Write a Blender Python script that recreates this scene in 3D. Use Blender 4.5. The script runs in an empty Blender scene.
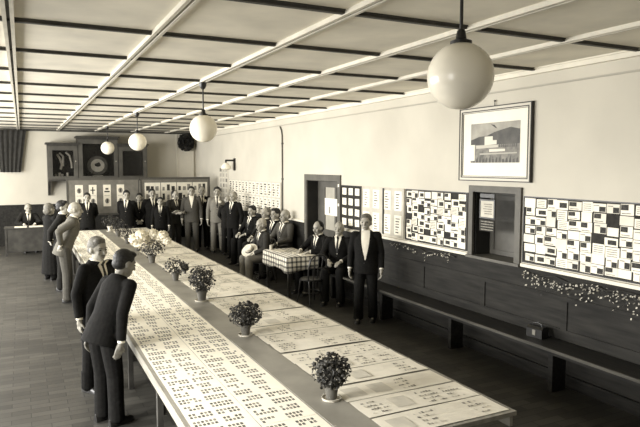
import bpy, bmesh, math, random
from mathutils import Vector, Matrix, noise
from mathutils.bvhtree import BVHTree
R = math.radians
PI = math.pi
scene = bpy.context.scene
C = scene.collection
random.seed(7)

# ------------------------------------------------------------------ camera, world, light, exposure
cam_d = bpy.data.cameras.new('camera')
cam_d.sensor_width = 36.0
cam_d.lens = 36.0 * 602.0 / 640.0
cam_d.clip_start = 0.05
cam = bpy.data.objects.new('camera', cam_d)
C.objects.link(cam)
cam.location = (0, 0, 2.42)
cam.rotation_euler = (R(90 - 4.56), 0, R(-26.3))
scene.camera = cam

world = bpy.data.worlds.new('world')
scene.world = world
world.use_nodes = True
bg = world.node_tree.nodes['Background']
bg.inputs[0].default_value = (0.95, 0.93, 0.85, 1)
bg.inputs[1].default_value = 0.6

WINDOWS = [0.6, 3.6, 6.9, 9.8, 12.7, 15.5, 18.2]      # daylight window centres, left wall; the first is added to brighten the near globe
def window_light(y, power, tilt, spread):
    l = bpy.data.lights.new('window_daylight', 'AREA')
    l.shape = 'RECTANGLE'; l.size = 1.9; l.size_y = 1.8
    l.energy = power; l.color = (1.0, 0.985, 0.96); l.spread = R(spread)
    o = bpy.data.objects.new('window_daylight', l)
    C.objects.link(o)
    o.location = (-3.6, y, 2.1)
    o.rotation_euler = (0, R(-90 + tilt), 0)
for a in ((0.6, 55, 4, 150), (3.6, 225, 36, 80), (6.9, 160, 16, 125), (9.8, 300, 8, 170), (12.7, 310, 6, 180), (15.5, 290, 6, 180), (18.2, 180, 6, 180)):  # first light is added, out of view, to brighten the near globe
    window_light(*a)

vs = scene.view_settings
vs.view_transform = 'Standard'
vs.look = 'None'
vs.gamma = 1.0
vs.use_curve_mapping = False
vs.exposure = 0.28

# ------------------------------------------------------------------ materials
def lin(c):
    return c / 12.92 if c <= 0.04045 else ((c + 0.055) / 1.055) ** 2.4
def tone(v):
    t = v / 255.0
    return (lin(t), lin(t * 0.973), lin(t * 0.898), 1.0)
MATS = {}
def mat(name, v, rough=0.7, var=0.0, scale=8.0, bump=0.0, bscale=60.0, spec=0.3, emit=None, metal=0.0, stretch=None):
    if name in MATS: return MATS[name]
    m = bpy.data.materials.new(name); m.use_nodes = True
    nt = m.node_tree; p = nt.nodes['Principled BSDF']
    p.inputs['Roughness'].default_value = rough
    p.inputs['Specular IOR Level'].default_value = spec
    p.inputs['Metallic'].default_value = metal
    p.inputs['Base Color'].default_value = tone(v)
    tc = nt.nodes.new('ShaderNodeTexCoord')
    src = tc.outputs['Object']
    if stretch:
        mp = nt.nodes.new('ShaderNodeMapping'); mp.inputs['Scale'].default_value = stretch
        nt.links.new(src, mp.inputs[0]); src = mp.outputs[0]
    if var:
        n = nt.nodes.new('ShaderNodeTexNoise'); n.inputs['Scale'].default_value = scale; n.inputs['Detail'].default_value = 5
        cr = nt.nodes.new('ShaderNodeValToRGB')
        cr.color_ramp.elements[0].position = 0.3; cr.color_ramp.elements[1].position = 0.7
        cr.color_ramp.elements[0].color = tone(max(0, v - var)); cr.color_ramp.elements[1].color = tone(min(255, v + var))
        nt.links.new(src, n.inputs['Vector']); nt.links.new(n.outputs['Fac'], cr.inputs[0])
        nt.links.new(cr.outputs[0], p.inputs['Base Color'])
    if bump:
        n2 = nt.nodes.new('ShaderNodeTexNoise'); n2.inputs['Scale'].default_value = bscale; n2.inputs['Detail'].default_value = 3
        b = nt.nodes.new('ShaderNodeBump'); b.inputs['Strength'].default_value = bump; b.inputs['Distance'].default_value = 0.01
        nt.links.new(src, n2.inputs['Vector']); nt.links.new(n2.outputs['Fac'], b.inputs['Height']); nt.links.new(b.outputs[0], p.inputs['Normal'])
    MATS[name] = m
    return m

wall_m = mat('cream_wall_paint', 196, 0.8, 6, 1.2, 0.05, 120)
ceil_m = mat('ceiling_board', 222, 0.75, 12, 2.0, 0.1, 40)
batten_dark = mat('dark_batten', 70, 0.6, 10, 6)
batten_pale = mat('pale_batten', 205, 0.55, 8, 6)
trim_pale = mat('pale_trim', 222, 0.6, 6, 4)
wood_dark = mat('dark_stained_wood', 32, 0.5, 12, 5, 0.1, 30, 0.2, stretch=(6, 0.6, 6))
wainscot_m = mat('wainscot_wood', 38, 0.65, 9, 4, 0.08, 30, 0.14, stretch=(5, 0.5, 5))
frame_grey = mat('grey_door_paint', 92, 0.55, 8, 5)
door_m = mat('door_paint', 84, 0.5, 8, 5)
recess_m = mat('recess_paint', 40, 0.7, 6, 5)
paper = mat('white_paper', 238, 0.6, 5, 5, 0.03, 20)
paper2 = mat('cream_paper', 222, 0.65, 8, 6)
paper3 = mat('grey_paper', 196, 0.7, 12, 8)
ink = mat('dark_print', 48, 0.7, 24, 40)
ink2 = mat('grey_print', 128, 0.7, 30, 30)
board_dark = mat('dark_board_cloth', 48, 0.9, 10, 20)
board_pale = mat('pale_board', 188, 0.85, 10, 6)
screen_m = mat('grey_screen_cloth', 112, 0.9, 10, 6)
black_metal = mat('black_metal', 32, 0.4, 0, 1, 0, 1, 0.5)
runner_m = mat('grey_paper_runner', 128, 0.42, 14, 3, 0.25, 7, 0.5)
rim_m = mat('table_edge_wood', 140, 0.5, 14, 5, stretch=(4, 0.6, 4))
leg_m = mat('table_leg_wood', 60, 0.6, 10, 6)
skin_m = mat('skin', 158, 0.5, 8, 20, 0.02, 100, 0.35)
skin_tan = mat('tanned_skin', 128, 0.5, 8, 20, 0.02, 100, 0.35)
lip_m = mat('lips', 110, 0.5)
eye_m = mat('eyes', 40, 0.25, 0, 1, 0, 1, 0.5)
shirt_m = mat('white_shirt', 236, 0.75, 4, 20, 0.1, 60)
tie_m = mat('dark_tie', 40, 0.6, 8, 40)
shoe_m = mat('black_leather', 26, 0.35, 4, 20, 0, 1, 0.5)
hair_dark = mat('dark_hair', 32, 0.55, 10, 60, 0.5, 90)
hair_grey = mat('grey_hair', 104, 0.6, 20, 60, 0.5, 90)
hair_white = mat('white_hair', 176, 0.6, 14, 60, 0.5, 90)
SUITS = {k: mat('suit_cloth_' + k, v, 0.9, 5, 30, 0.12, 220, 0.15) for k, v in
         dict(black=22, dark=32, charcoal=50, grey=96, mid=80, pale=122).items()}
pot_m = mat('terracotta_pot', 92, 0.7, 12, 12)
pot_pale = mat('pale_paper_wrap', 190, 0.7, 12, 12)
soil_m = mat('soil', 34, 0.95, 8, 40)
leaf_m = mat('dark_leaf', 42, 0.6, 14, 20, 0, 1, 0.35)
leaf_l = mat('mid_leaf', 74, 0.55, 20, 20, 0, 1, 0.35)
bloom_w = mat('white_petals', 240, 0.7, 6, 20)
bloom_d = mat('dark_petals', 60, 0.7, 16, 20)
globe_m = mat('opal_glass', 252, 0.22, 0, 1, 0, 1, 0.5)
straw_m = mat('pale_straw', 226, 0.7, 12, 60, 0.3, 160)
chair_m = mat('bentwood', 44, 0.35, 8, 10, 0, 1, 0.5)
glass_m = bpy.data.materials.new('window_glass'); glass_m.use_nodes = True
_p = glass_m.node_tree.nodes['Principled BSDF']
_p.inputs['Transmission Weight'].default_value = 1.0; _p.inputs['Roughness'].default_value = 0.02
_p.inputs['Alpha'].default_value = 0.25

def plank_floor():
    m = bpy.data.materials.new('floor_boards'); m.use_nodes = True
    nt = m.node_tree; p = nt.nodes['Principled BSDF']
    tc = nt.nodes.new('ShaderNodeTexCoord'); mp = nt.nodes.new('ShaderNodeMapping')
    br = nt.nodes.new('ShaderNodeTexBrick')
    br.inputs['Color1'].default_value = tone(84); br.inputs['Color2'].default_value = tone(62); br.inputs['Mortar'].default_value = tone(44)
    br.inputs['Scale'].default_value = 1.0; br.inputs['Mortar Size'].default_value = 0.004
    br.inputs['Brick Width'].default_value = 0.34; br.inputs['Row Height'].default_value = 0.11
    nz = nt.nodes.new('ShaderNodeTexNoise'); nz.inputs['Scale'].default_value = 1.3; nz.inputs['Detail'].default_value = 6
    mx = nt.nodes.new('ShaderNodeMixRGB'); mx.blend_type = 'MULTIPLY'; mx.inputs[0].default_value = 0.6
    nt.links.new(tc.outputs['Object'], mp.inputs[0]); nt.links.new(mp.outputs[0], br.inputs['Vector'])
    nt.links.new(tc.outputs['Object'], nz.inputs['Vector'])
    nt.links.new(br.outputs['Color'], mx.inputs[1]); nt.links.new(nz.outputs['Fac'], mx.inputs[2])
    nt.links.new(mx.outputs[0], p.inputs['Base Color'])
    p.inputs['Roughness'].default_value = 0.5
    p.inputs['Specular IOR Level'].default_value = 0.3
    return m
floor_m = plank_floor()

def check_cloth():
    m = bpy.data.materials.new('checked_cloth'); m.use_nodes = True
    nt = m.node_tree; p = nt.nodes['Principled BSDF']; p.inputs['Roughness'].default_value = 0.85
    uv = nt.nodes.new('ShaderNodeUVMap'); uv.uv_map = 'UVMap'
    sep = nt.nodes.new('ShaderNodeSeparateXYZ'); nt.links.new(uv.outputs[0], sep.inputs[0])
    outs = []
    for ax in (0, 1):
        a = nt.nodes.new('ShaderNodeMath'); a.operation = 'PINGPONG'; a.inputs[1].default_value = 0.045
        b = nt.nodes.new('ShaderNodeMath'); b.operation = 'GREATER_THAN'; b.inputs[1].default_value = 0.027
        nt.links.new(sep.outputs[ax], a.inputs[0]); nt.links.new(a.outputs[0], b.inputs[0]); outs.append(b)
    s = nt.nodes.new('ShaderNodeMath'); s.operation = 'ADD'
    nt.links.new(outs[0].outputs[0], s.inputs[0]); nt.links.new(outs[1].outputs[0], s.inputs[1])
    h = nt.nodes.new('ShaderNodeMath'); h.operation = 'MULTIPLY'; h.inputs[1].default_value = 0.5
    nt.links.new(s.outputs[0], h.inputs[0])
    cr = nt.nodes.new('ShaderNodeValToRGB'); cr.color_ramp.interpolation = 'CONSTANT'
    e = cr.color_ramp.elements; e[0].color = tone(232); e[1].position = 0.9; e[1].color = tone(58)
    k = e.new(0.4); k.color = tone(136)
    nt.links.new(h.outputs[0], cr.inputs[0]); nt.links.new(cr.outputs[0], p.inputs['Base Color'])
    return m

# ------------------------------------------------------------------ mesh helpers
class MB:
    def __init__(s, M=None, k=1.0):
        s.v = []; s.f = []; s.m = []; s.M = M; s.k = k
    def pts(s, ps, M=None):
        i = len(s.v)
        for p in ps:
            p = Vector(p)
            if M is not None: p = M @ p
            if s.M is not None: p = s.M @ p
            s.v.append(p * s.k)
        return i
    def face(s, ids, m=0): s.f.append(tuple(ids)); s.m.append(m)
    def box(s, a, b, m=0, M=None):
        (x0, y0, z0), (x1, y1, z1) = a, b
        i = s.pts([(x0,y0,z0),(x1,y0,z0),(x1,y1,z0),(x0,y1,z0),(x0,y0,z1),(x1,y0,z1),(x1,y1,z1),(x0,y1,z1)], M)
        for q in ((0,3,2,1),(4,5,6,7),(0,1,5,4),(1,2,6,5),(2,3,7,6),(3,0,4,7)): s.face([i + t for t in q], m)
    def rings(s, rs, m=0, cap=True, closed=True):
        n = len(rs[0]); ids = [s.pts(r) for r in rs]
        for a, b in zip(ids, ids[1:]):
            for j in range(n if closed else n - 1):
                s.face((a + j, a + (j + 1) % n, b + (j + 1) % n, b + j), m)
        if cap:
            s.face([ids[0] + j for j in reversed(range(n))], m); s.face([ids[-1] + j for j in range(n)], m)
    def loft(s, rs, seg=16, m=0):           # rs: (centre, rx, ry) horizontal ellipses
        s.rings([[(c[0] + rx * math.cos(2*PI*j/seg), c[1] + ry * math.sin(2*PI*j/seg), c[2]) for j in range(seg)] for c, rx, ry in rs], m)
    def lathe(s, prof, seg=20, m=0, c=(0,0,0), cap=True):
        s.rings([[(c[0] + r * math.cos(2*PI*j/seg), c[1] + r * math.sin(2*PI*j/seg), c[2] + z) for j in range(seg)] for r, z in prof], m, cap)
    def tcap(s, p0, p1, r0, r1, seg=10, m=0, flat=False):
        p0 = Vector(p0); p1 = Vector(p1); d = (p1 - p0)
        if d.length < 1e-6: d = Vector((0, 0, 1))
        d.normalize(); a = d.orthogonal().normalized(); b = d.cross(a)
        rs = []
        if flat: L = [(p0, r0), (p1, r1)]
        else:
            L = [(p0 - d * r0 * math.cos(t), r0 * math.sin(t)) for t in (0.15, 0.7, 1.2)] + [(p0, r0), (p1, r1)] + \
                [(p1 + d * r1 * math.cos(t), r1 * math.sin(t)) for t in (1.2, 0.7, 0.15)]
        for c, r in L:
            rs.append([c + (a * math.cos(2*PI*j/seg) + b * math.sin(2*PI*j/seg)) * r for j in range(seg)])
        s.rings(rs, m)
    def ell(s, c, r, seg=14, nr=9, M=None, m=0):
        rs = []
        for i in range(nr + 1):
            t = 0.08 + (PI - 0.16) * i / nr
            rs.append([(c[0] + r[0]*math.sin(t)*math.cos(2*PI*j/seg), c[1] + r[1]*math.sin(t)*math.sin(2*PI*j/seg), c[2] - r[2]*math.cos(t)) for j in range(seg)])
        if M is not None: rs = [[M @ Vector(p) for p in q] for q in rs]
        s.rings(rs, m)
    def tube(s, ps, r, seg=8, m=0):
        ps = [Vector(p) for p in ps]; rs = []; a = None
        for i, p in enumerate(ps):
            d = (ps[min(i + 1, len(ps) - 1)] - ps[max(i - 1, 0)]).normalized()
            a = d.orthogonal().normalized() if a is None else (a - d * a.dot(d)).normalized()
            b = d.cross(a)
            rs.append([p + (a * math.cos(2*PI*j/seg) + b * math.sin(2*PI*j/seg)) * r for j in range(seg)])
        s.rings(rs, m)
    def mesh(s, name):
        me = bpy.data.meshes.new(name)
        me.from_pydata([tuple(v) for v in s.v], [], s.f)
        me.polygons.foreach_set('material_index', s.m)
        bm = bmesh.new(); bm.from_mesh(me); bmesh.ops.recalc_face_normals(bm, faces=bm.faces); bm.to_mesh(me); bm.free()
        return me
    def build(s, name, mats, parent=None, loc=(0,0,0), smooth=False, angle=40):
        me = s.mesh(name)
        return link(name, me, mats, parent, loc, smooth, angle)
    def remesh(s, voxel, it=2):
        me = s.mesh('tmp'); o = bpy.data.objects.new('tmp', me); C.objects.link(o)
        r = o.modifiers.new('r', 'REMESH'); r.mode = 'VOXEL'; r.voxel_size = voxel
        if it:
            q = o.modifiers.new('s', 'SMOOTH'); q.factor = 0.5; q.iterations = it
        dg = bpy.context.evaluated_depsgraph_get(); dg.update()
        out = bpy.data.meshes.new_from_object(o.evaluated_get(dg))
        bpy.data.objects.remove(o); bpy.data.meshes.remove(me)
        return out

def link(name, me, mats, parent=None, loc=(0,0,0), smooth=False, angle=40):
    if not isinstance(mats, (list, tuple)): mats = [mats]
    for m in mats: me.materials.append(m)
    if smooth:
        me.shade_smooth()
        if angle: me.set_sharp_from_angle(angle=R(angle))
    o = bpy.data.objects.new(name, me); C.objects.link(o)
    o.location = loc
    if parent: o.parent = parent
    return o
def tag(o, label, cat, group=None, kind=None):
    o['label'] = label; o['category'] = cat
    if group: o['group'] = group
    if kind: o['kind'] = kind
    return o
def thing(name, label, cat, loc=(0,0,0), rz=0, group=None):
    o = bpy.data.objects.new(name, None); C.objects.link(o)
    o.empty_display_size = 0.2; o.location = loc; o.rotation_euler = (0, 0, rz)
    return tag(o, label, cat, group)
def struct(name, mb, mats, parent=None, **kw):
    o = mb.build(name, mats, parent, **kw)
    if parent is None: o['kind'] = 'structure'
    return o
def copy_tree(o, parent=None):
    c = o.copy(); C.objects.link(c)
    if parent: c.parent = parent
    for ch in list(o.children): copy_tree(ch, c)
    return c
ORD = ['first','second','third','fourth','fifth','sixth','seventh','eighth','ninth','tenth','eleventh','twelfth','thirteenth','fourteenth','fifteenth','sixteenth','seventeenth','eighteenth','nineteenth']
TENS = {20: 'twent', 30: 'thirt', 40: 'fort'}
def ordn(i):
    if i <= 19: return ORD[i - 1]
    t = i // 10 * 10
    return TENS[t] + ('ieth' if i == t else 'y-' + ORD[i - t - 1])

# ------------------------------------------------------------------ room shell
X0, X1, Y0, Y1, ZC = -3.8, 5.32, -3.2, 20.3, 3.525
b = MB(); b.box((X0 - .2, Y0 - .2, -0.1), (X1 + .8, Y1 + .2, 0)); struct('floor', b, floor_m)
b = MB(); b.box((X0 - .2, Y0 - .2, ZC), (X1 + .8, Y1 + .2, ZC + .1)); struct('ceiling', b, ceil_m)
b = MB(); b.box((X0 - .2, Y1, 0), (X1 + .2, Y1 + .2, ZC)); struct('wall_far', b, wall_m)
b = MB(); b.box((X0 - .2, Y0 - .2, 0), (X1 + .2, Y0, ZC)); struct('wall_near', b, wall_m)
DOOR = (9.98, 11.34, 0.0, 2.12)
HATCH = (5.42, 6.18, 1.24, 2.08)
b = MB()
b.box((X1, Y0, 0), (X1 + .35, HATCH[0], ZC)); b.box((X1, HATCH[0], 0), (X1 + .35, HATCH[1], HATCH[2])); b.box((X1, HATCH[0], HATCH[3]), (X1 + .35, HATCH[1], ZC))
b.box((X1, HATCH[1], 0), (X1 + .35, DOOR[0], ZC)); b.box((X1, DOOR[0], DOOR[3]), (X1 + .35, DOOR[1], ZC)); b.box((X1, DOOR[1], 0), (X1 + .35, Y1, ZC))
struct('wall_right', b, wall_m)
b = MB()
ys = Y0
for w in WINDOWS:
    b.box((X0 - .2, ys, 0), (X0, w - 1.0, ZC)); b.box((X0 - .2, w - 1.0, 0), (X0, w + 1.0, .95)); b.box((X0 - .2, w - 1.0, 3.15), (X0, w + 1.0, ZC)); ys = w + 1.0
b.box((X0 - .2, ys, 0), (X0, Y1, ZC))
struct('wall_left', b, wall_m)
for i, w in enumerate(WINDOWS):
    b = MB(); x0, x1 = X0 - .13, X0 - .07
    for a in (w - 1.0, w - .03, w + .94): b.box((x0, a, .95), (x1, a + .06, 3.15))
    for z in (.95, 1.7, 2.4, 3.09): b.box((x0, w - .94, z), (x1, w + .94, z + .06))
    f = struct('window_%d' % (i + 1), b, trim_pale)
    b = MB(); b.box((X0 - .104, w - .94, 1.0), (X0 - .098, w + .94, 3.1)); b.build('pane', glass_m, f)

# ceiling battens
tn = 1
for k in range(-8, 10):
    y = 7.77 + 1.3 * k
    if y < Y0 + .1 or y > Y1: continue
    b = MB(); b.box((X0, y - .022, 3.497), (X1, y + .022, ZC)); b.box((X0, y - .035, 3.515), (X1, y + .035, ZC))
    struct('trim_%d' % tn, b, batten_dark); tn += 1
for x in (-3.32, -2.23, -1.14, -.05, 1.04, 2.14, 3.24, 4.32):
    b = MB()
    b.box((x - .04, Y0, 3.488), (x - .012, Y1, ZC)); b.box((x + .012, Y0, 3.488), (x + .04, Y1, ZC)); b.box((x - .012, Y0, 3.512), (x + .012, Y1, ZC), 1)
    struct('trim_%d' % tn, b, [batten_pale, batten_dark]); tn += 1
b = MB(); b.box((X1 - .05, Y0, 3.46), (X1, Y1, ZC)); b.box((X1 - .075, Y0, 3.51), (X1, Y1, ZC)); struct('trim_%d' % tn, b, trim_pale); tn += 1
b = MB(); b.box((X1 - .018, Y0, 3.315), (X1, Y1, 3.335)); b.box((X1 - .03, Y0, 3.322), (X1, Y1, 3.33)); struct('trim_%d' % tn, b, mat('picture_rail_paint', 176, .6)); tn += 1
b = MB(); b.box((X0, Y1 - .04, 3.46), (X1 - .08, Y1, ZC)); struct('trim_%d' % tn, b, batten_dark); tn += 1
# pilaster strips in the far right corner
b = MB(); b.box((4.66, Y1 - .05, 0), (4.70, Y1, 3.46)); b.box((5.2, Y1 - .05, 0), (5.24, Y1, 3.46)); b.box((4.70, Y1 - .03, 0), (5.2, Y1, 3.46))
struct('trim_%d' % tn, b, mat('corner_panel_paint', 205, .7, 6, 3)); tn += 1

# wainscot, right wall: flat upper boards, ledge, framed panels
def wainscot(ya, yb, name):
    b = MB()
    b.box((X1 - .02, ya, 0), (X1, yb, 1.22))
    b.box((X1 - .035, ya, .93), (X1 - .02, yb, .985)); b.box((X1 - .035, ya, .54), (X1 - .02, yb, .615))
    n = max(1, round((yb - ya) / 1.25)); st = (yb - ya) / n
    for i in range(n + 1):
        y = ya + i * st
        b.box((X1 - .034, max(ya, y - .04), .615), (X1 - .02, min(yb, y + .04), .93))
    return struct(name, b, wainscot_m)
wainscot(Y0, DOOR[0] - .1, 'trim_%d' % tn); tn += 1
wainscot(DOOR[1] + .1, Y1, 'trim_%d' % tn); tn += 1
b = MB(); b.box((X0, Y1 - .03, 0), (X1 - .05, Y1, 1.22)); b.box((X0, Y1 - .045, 1.17), (X1 - .05, Y1 - .03, 1.24)); struct('trim_%d' % tn, b, wainscot_m); tn += 1
for ya, yb in ((Y0, HATCH[0] - .12), (HATCH[1] + .08, DOOR[0] - .1), (DOOR[1] + .1, Y1)):
    b = MB(); b.box((X1 - .045, ya, 1.225), (X1, yb, 1.262)); struct('trim_%d' % tn, b, trim_pale); tn += 1
b = MB(); b.box((X1 - .06, Y0, 0), (X1 - .02, DOOR[0] - .1, .13)); struct('baseboard_right', b, wood_dark)

# door in the right wall
b = MB(); a, c, z0, z1 = DOOR
b.box((X1 - .03, a - .11, 0), (X1 + .02, a, z1 + .12)); b.box((X1 - .03, c, 0), (X1 + .02, c + .11, z1 + .12)); b.box((X1 - .03, a, z1), (X1 + .02, c, z1 + .12))
struct('trim_%d' % tn, b, frame_grey); tn += 1
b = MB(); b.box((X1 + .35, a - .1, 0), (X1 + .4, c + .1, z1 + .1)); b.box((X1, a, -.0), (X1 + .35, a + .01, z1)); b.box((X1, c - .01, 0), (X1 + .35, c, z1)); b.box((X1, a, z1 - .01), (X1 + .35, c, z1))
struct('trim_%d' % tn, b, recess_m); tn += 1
b = MB(); xd = X1 + .22
b.box((xd, a + .015, .01), (xd + .04, a + .16, z1 - .02)); b.box((xd, c - .36, .01), (xd + .04, c - .24, z1 - .02))
b.box((xd, a + .16, z1 - .14), (xd + .04, c - .36, z1 - .02)); b.box((xd, a + .16, .01), (xd + .04, c - .36, .25)); b.box((xd, a + .16, 1.0), (xd + .04, c - .36, 1.12))
b.box((xd, a + .5, .25), (xd + .04, a + .58, z1 - .14)); b.box((xd + .012, a + .16, .25), (xd + .03, c - .36, 1.0)); b.box((xd + .01, c - .24, .01), (xd + .03, c - .015, z1 - .02))
dr = struct('door_1', b, door_m)
b = MB(); b.box((xd + .015, a + .16, 1.12), (xd + .022, a + .5, z1 - .14)); b.box((xd + .015, a + .58, 1.12), (xd + .022, c - .36, z1 - .14)); b.build('pane', mat('frosted_pane', 170, .3, 8, 6), dr)
b = MB(); b.ell((xd - .03, a + .09, 1.05), (.025, .025, .025)); b.tcap((xd - .02, a + .09, 1.05), (xd, a + .09, 1.05), .01, .012); b.build('door_handle', black_metal, dr, smooth=True)

# hatch: frame, dark recess, shutter leaf
a, c, z0, z1 = HATCH
b = MB()
b.box((X1 - .035, a - .09, z0 - .03), (X1 + .02, a, z1 + .08)); b.box((X1 - .035, c, z0 - .03), (X1 + .02, c + .08, z1 + .08)); b.box((X1 - .035, a, z1), (X1 + .02, c, z1 + .08)); b.box((X1 - .06, a - .1, z0 - .03), (X1 + .3, c + .09, z0 + .005))
struct('trim_%d' % tn, b, frame_grey); tn += 1
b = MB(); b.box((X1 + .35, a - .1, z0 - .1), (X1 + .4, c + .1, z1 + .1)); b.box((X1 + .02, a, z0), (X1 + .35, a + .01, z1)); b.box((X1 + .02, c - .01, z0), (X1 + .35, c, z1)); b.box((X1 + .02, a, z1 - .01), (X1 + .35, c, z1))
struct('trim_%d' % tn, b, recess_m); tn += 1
b = MB(); xd = X1 + .26
b.box((xd, a + .01, z0 + .01), (xd + .04, a + .08, z1 - .02)); b.box((xd, c - .09, z0 + .01), (xd + .04, c - .015, z1 - .02)); b.box((xd, a + .08, z0 + .01), (xd + .04, c - .09, z0 + .07)); b.box((xd, a + .08, z1 - .09), (xd + .04, c - .09, z1 - .02)); b.box((xd, a + .08, z0 + .42), (xd + .04, c - .09, z0 + .48)); b.box((xd + .014, a + .08, z0 + .07), (xd + .028, c - .09, z1 - .09))
t = tag(b.build('hatch_shutter', door_m), 'grey panelled shutter leaf closing the back of the serving hatch', 'shutter')

# hanging notice in the hatch mouth
t = thing('hanging_notice', 'small framed notice with dark boards hanging in the hatch mouth', 'sign', (X1 - .02, 5.92, 1.74))
b = MB(); b.box((.0, -.14, .0), (.012, .14, .02)); b.box((0, -.14, .23), (.012, .14, .25)); b.box((0, -.14, .02), (.012, -.12, .23)); b.box((0, .12, .02), (.012, .14, .23)); b.build('sign_frame', black_metal, t)
b = MB(); b.box((.004, -.12, .02), (.01, .12, .23))
for q in range(5): b.box((.0025, -.09 + .01 * (q % 2), .06 + q * .03), (.0045, .05 + .012 * (q % 3), .072 + q * .03), 1)
b.build('notice_sheet', [paper3, ink2], t)
b = MB()
b.box((.002, -.14, -.16), (.01, .14, -.01))
for q in range(4): b.box((0, -.12, -.145 + q * .034), (.003, .11, -.132 + q * .034), 1)
b.build('lower_board', [board_dark, ink2], t)
b = MB(); b.box((.0, -.13, .27), (.012, .13, .32)); b.tcap((.006, -.1, .24), (.006, -.1, .345), .003, .003, 6); b.tcap((.006, .1, .24), (.006, .1, .345), .003, .003, 6); b.build('header_board', black_metal, t)

# picture in a frame
t = thing('framed_picture', 'large framed landscape picture with wide white mount high on the right wall', 'picture', (X1, 5.82, 2.22))
b = MB()
W, Hh, D = .635, .94, .05
def ringframe(o0, o1, d, m):
    for (ya, yb, za, zb) in ((-W + o0, W - o0, o0, o1), (-W + o0, W - o0, Hh - o1, Hh - o0), (-W + o0, -W + o1, o1, Hh - o1), (W - o1, W - o0, o1, Hh - o1)): b.box((-d, ya, za), (-.004, yb, zb), m)
ringframe(0, .012, D, 0); ringframe(.012, .04, D - .008, 1); ringframe(.04, .052, D - .004, 0); ringframe(.052, .062, D - .012, 1); ringframe(.062, .067, D - .014, 0)
b.build('frame', [mat('dark_frame', 58, .45), mat('pale_frame', 205, .5)], t)
b = MB(); b.box((-.028, -W + .067, .067), (-.01, W - .067, Hh - .067)); b.build('mount', paper, t)
b = MB()
# picture plane: Y from -.43 (near) to +.42 (far); image left = +Y
ya, yb, za, zb = -.45, .42, .235, .735
b.box((-.0295, ya, za), (-.028, yb, zb), 0)
def strip(pts, x, m):
    i = b.pts([(x, p[0], p[1]) for p in pts]); b.face(list(range(i, i + len(pts))), m)
def uvp(u, v): return (yb + (ya - yb) * u, za + (zb - za) * v)
strip([uvp(*p) for p in ((0, .45), (1, .45), (1, .80), (.82, .86), (.68, .82), (.5, .76), (.35, .68), (.18, .66), (0, .58))], -.0299, 1)
strip([uvp(*p) for p in ((0, 0), (1, 0), (1, .46), (.6, .43), (0, .42))], -.0302, 2)
strip([uvp(*p) for p in ((.12, .36), (.58, .38), (.58, .44), (.12, .44))], -.0305, 3)
strip([uvp(*p) for p in ((.30, .44), (.55, .46), (.55, .56), (.47, .56), (.47, .66), (.30, .66))], -.0306, 4)
strip([uvp(*p) for p in ((.4, .27), (.72, .28), (.72, .34), (.4, .34))], -.0306, 4)
strip([uvp(*p) for p in ((.2, .2), (.95, .22), (.95, .25), (.2, .24))], -.0306, 5)
strip([uvp(*p) for p in ((.42, .96), (.52, .86), (.56, .84), (.5, .94))], -.0306, 1)
for q in range(14):
    u = .05 + .068 * q; strip([uvp(*p) for p in ((u, .0), (u + .05, .0), (u + .04, .1 + .05 * (q % 3)), (u + .01, .09))], -.0307, 1)
for q in range(9):
    u = .6 + .04 * q; strip([uvp(*p) for p in ((u, .38), (u + .03, .38), (u + .026, .46 + .02 * (q % 3)), (u + .005, .46))], -.0305, 1)
strip([uvp(*p) for p in ((-.001, .05), (.09, .05), (.09, .46), (-.001, .46))], -.0309, 6)
b.build('landscape_print', [mat('print_sky', 150, .5, 22, 5), mat('print_hill', 72, .5, 16, 9), mat('print_ground', 112, .5, 26, 14), mat('print_wall', 190, .5), mat('print_building', 216, .5), mat('print_path', 170, .5), paper], t)
b = MB(); b.tcap((-.02, 0, Hh), (-.02, 0, Hh + .06), .006, .004, 8); b.ell((-.02, 0, Hh + .06), (.012, .012, .012)); b.build('hanging_hook', black_metal, t)

# conduit pipe and wall lamp
b = MB(); b.tube([(X1 - .02, 12.66, 1.28), (X1 - .02, 12.66, 3.1), (X1 - .02, 12.7, 3.22), (X1 - .02, 12.78, 3.3)], .016); b.box((X1 - .03, 12.62, 2.1), (X1, 12.7, 2.13)); b.box((X1 - .03, 12.62, 2.9), (X1, 12.7, 2.93))
tag(b.build('conduit_pipe', mat('pipe_paint', 92, .5), smooth=True), 'thin dark vertical pipe running up the right wall', 'pipe')
t = thing('bracket_lamp', 'dark angular bracket lamp with small pale shade high on the right wall', 'lamp', (X1, 16.1, 2.5))
b = MB(); b.box((-.03, -.06, -.22), (0, .06, .12)); b.build('back_plate', black_metal, t)
b = MB(); b.tcap((-.02, 0, .06), (-.26, 0, .06), .026, .026, 8); b.tcap((-.26, 0, .06), (-.26, 0, -.0), .02, .03, 8); b.build('arm', black_metal, t)
b = MB(); b.lathe([(.03, 0), (.06, -.02), (.13, -.1), (.14, -.16), (.09, -.2), (.02, -.21)], 18, 0, (-.26, 0, 0)); b.build('shade', globe_m, t, smooth=True)

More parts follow.
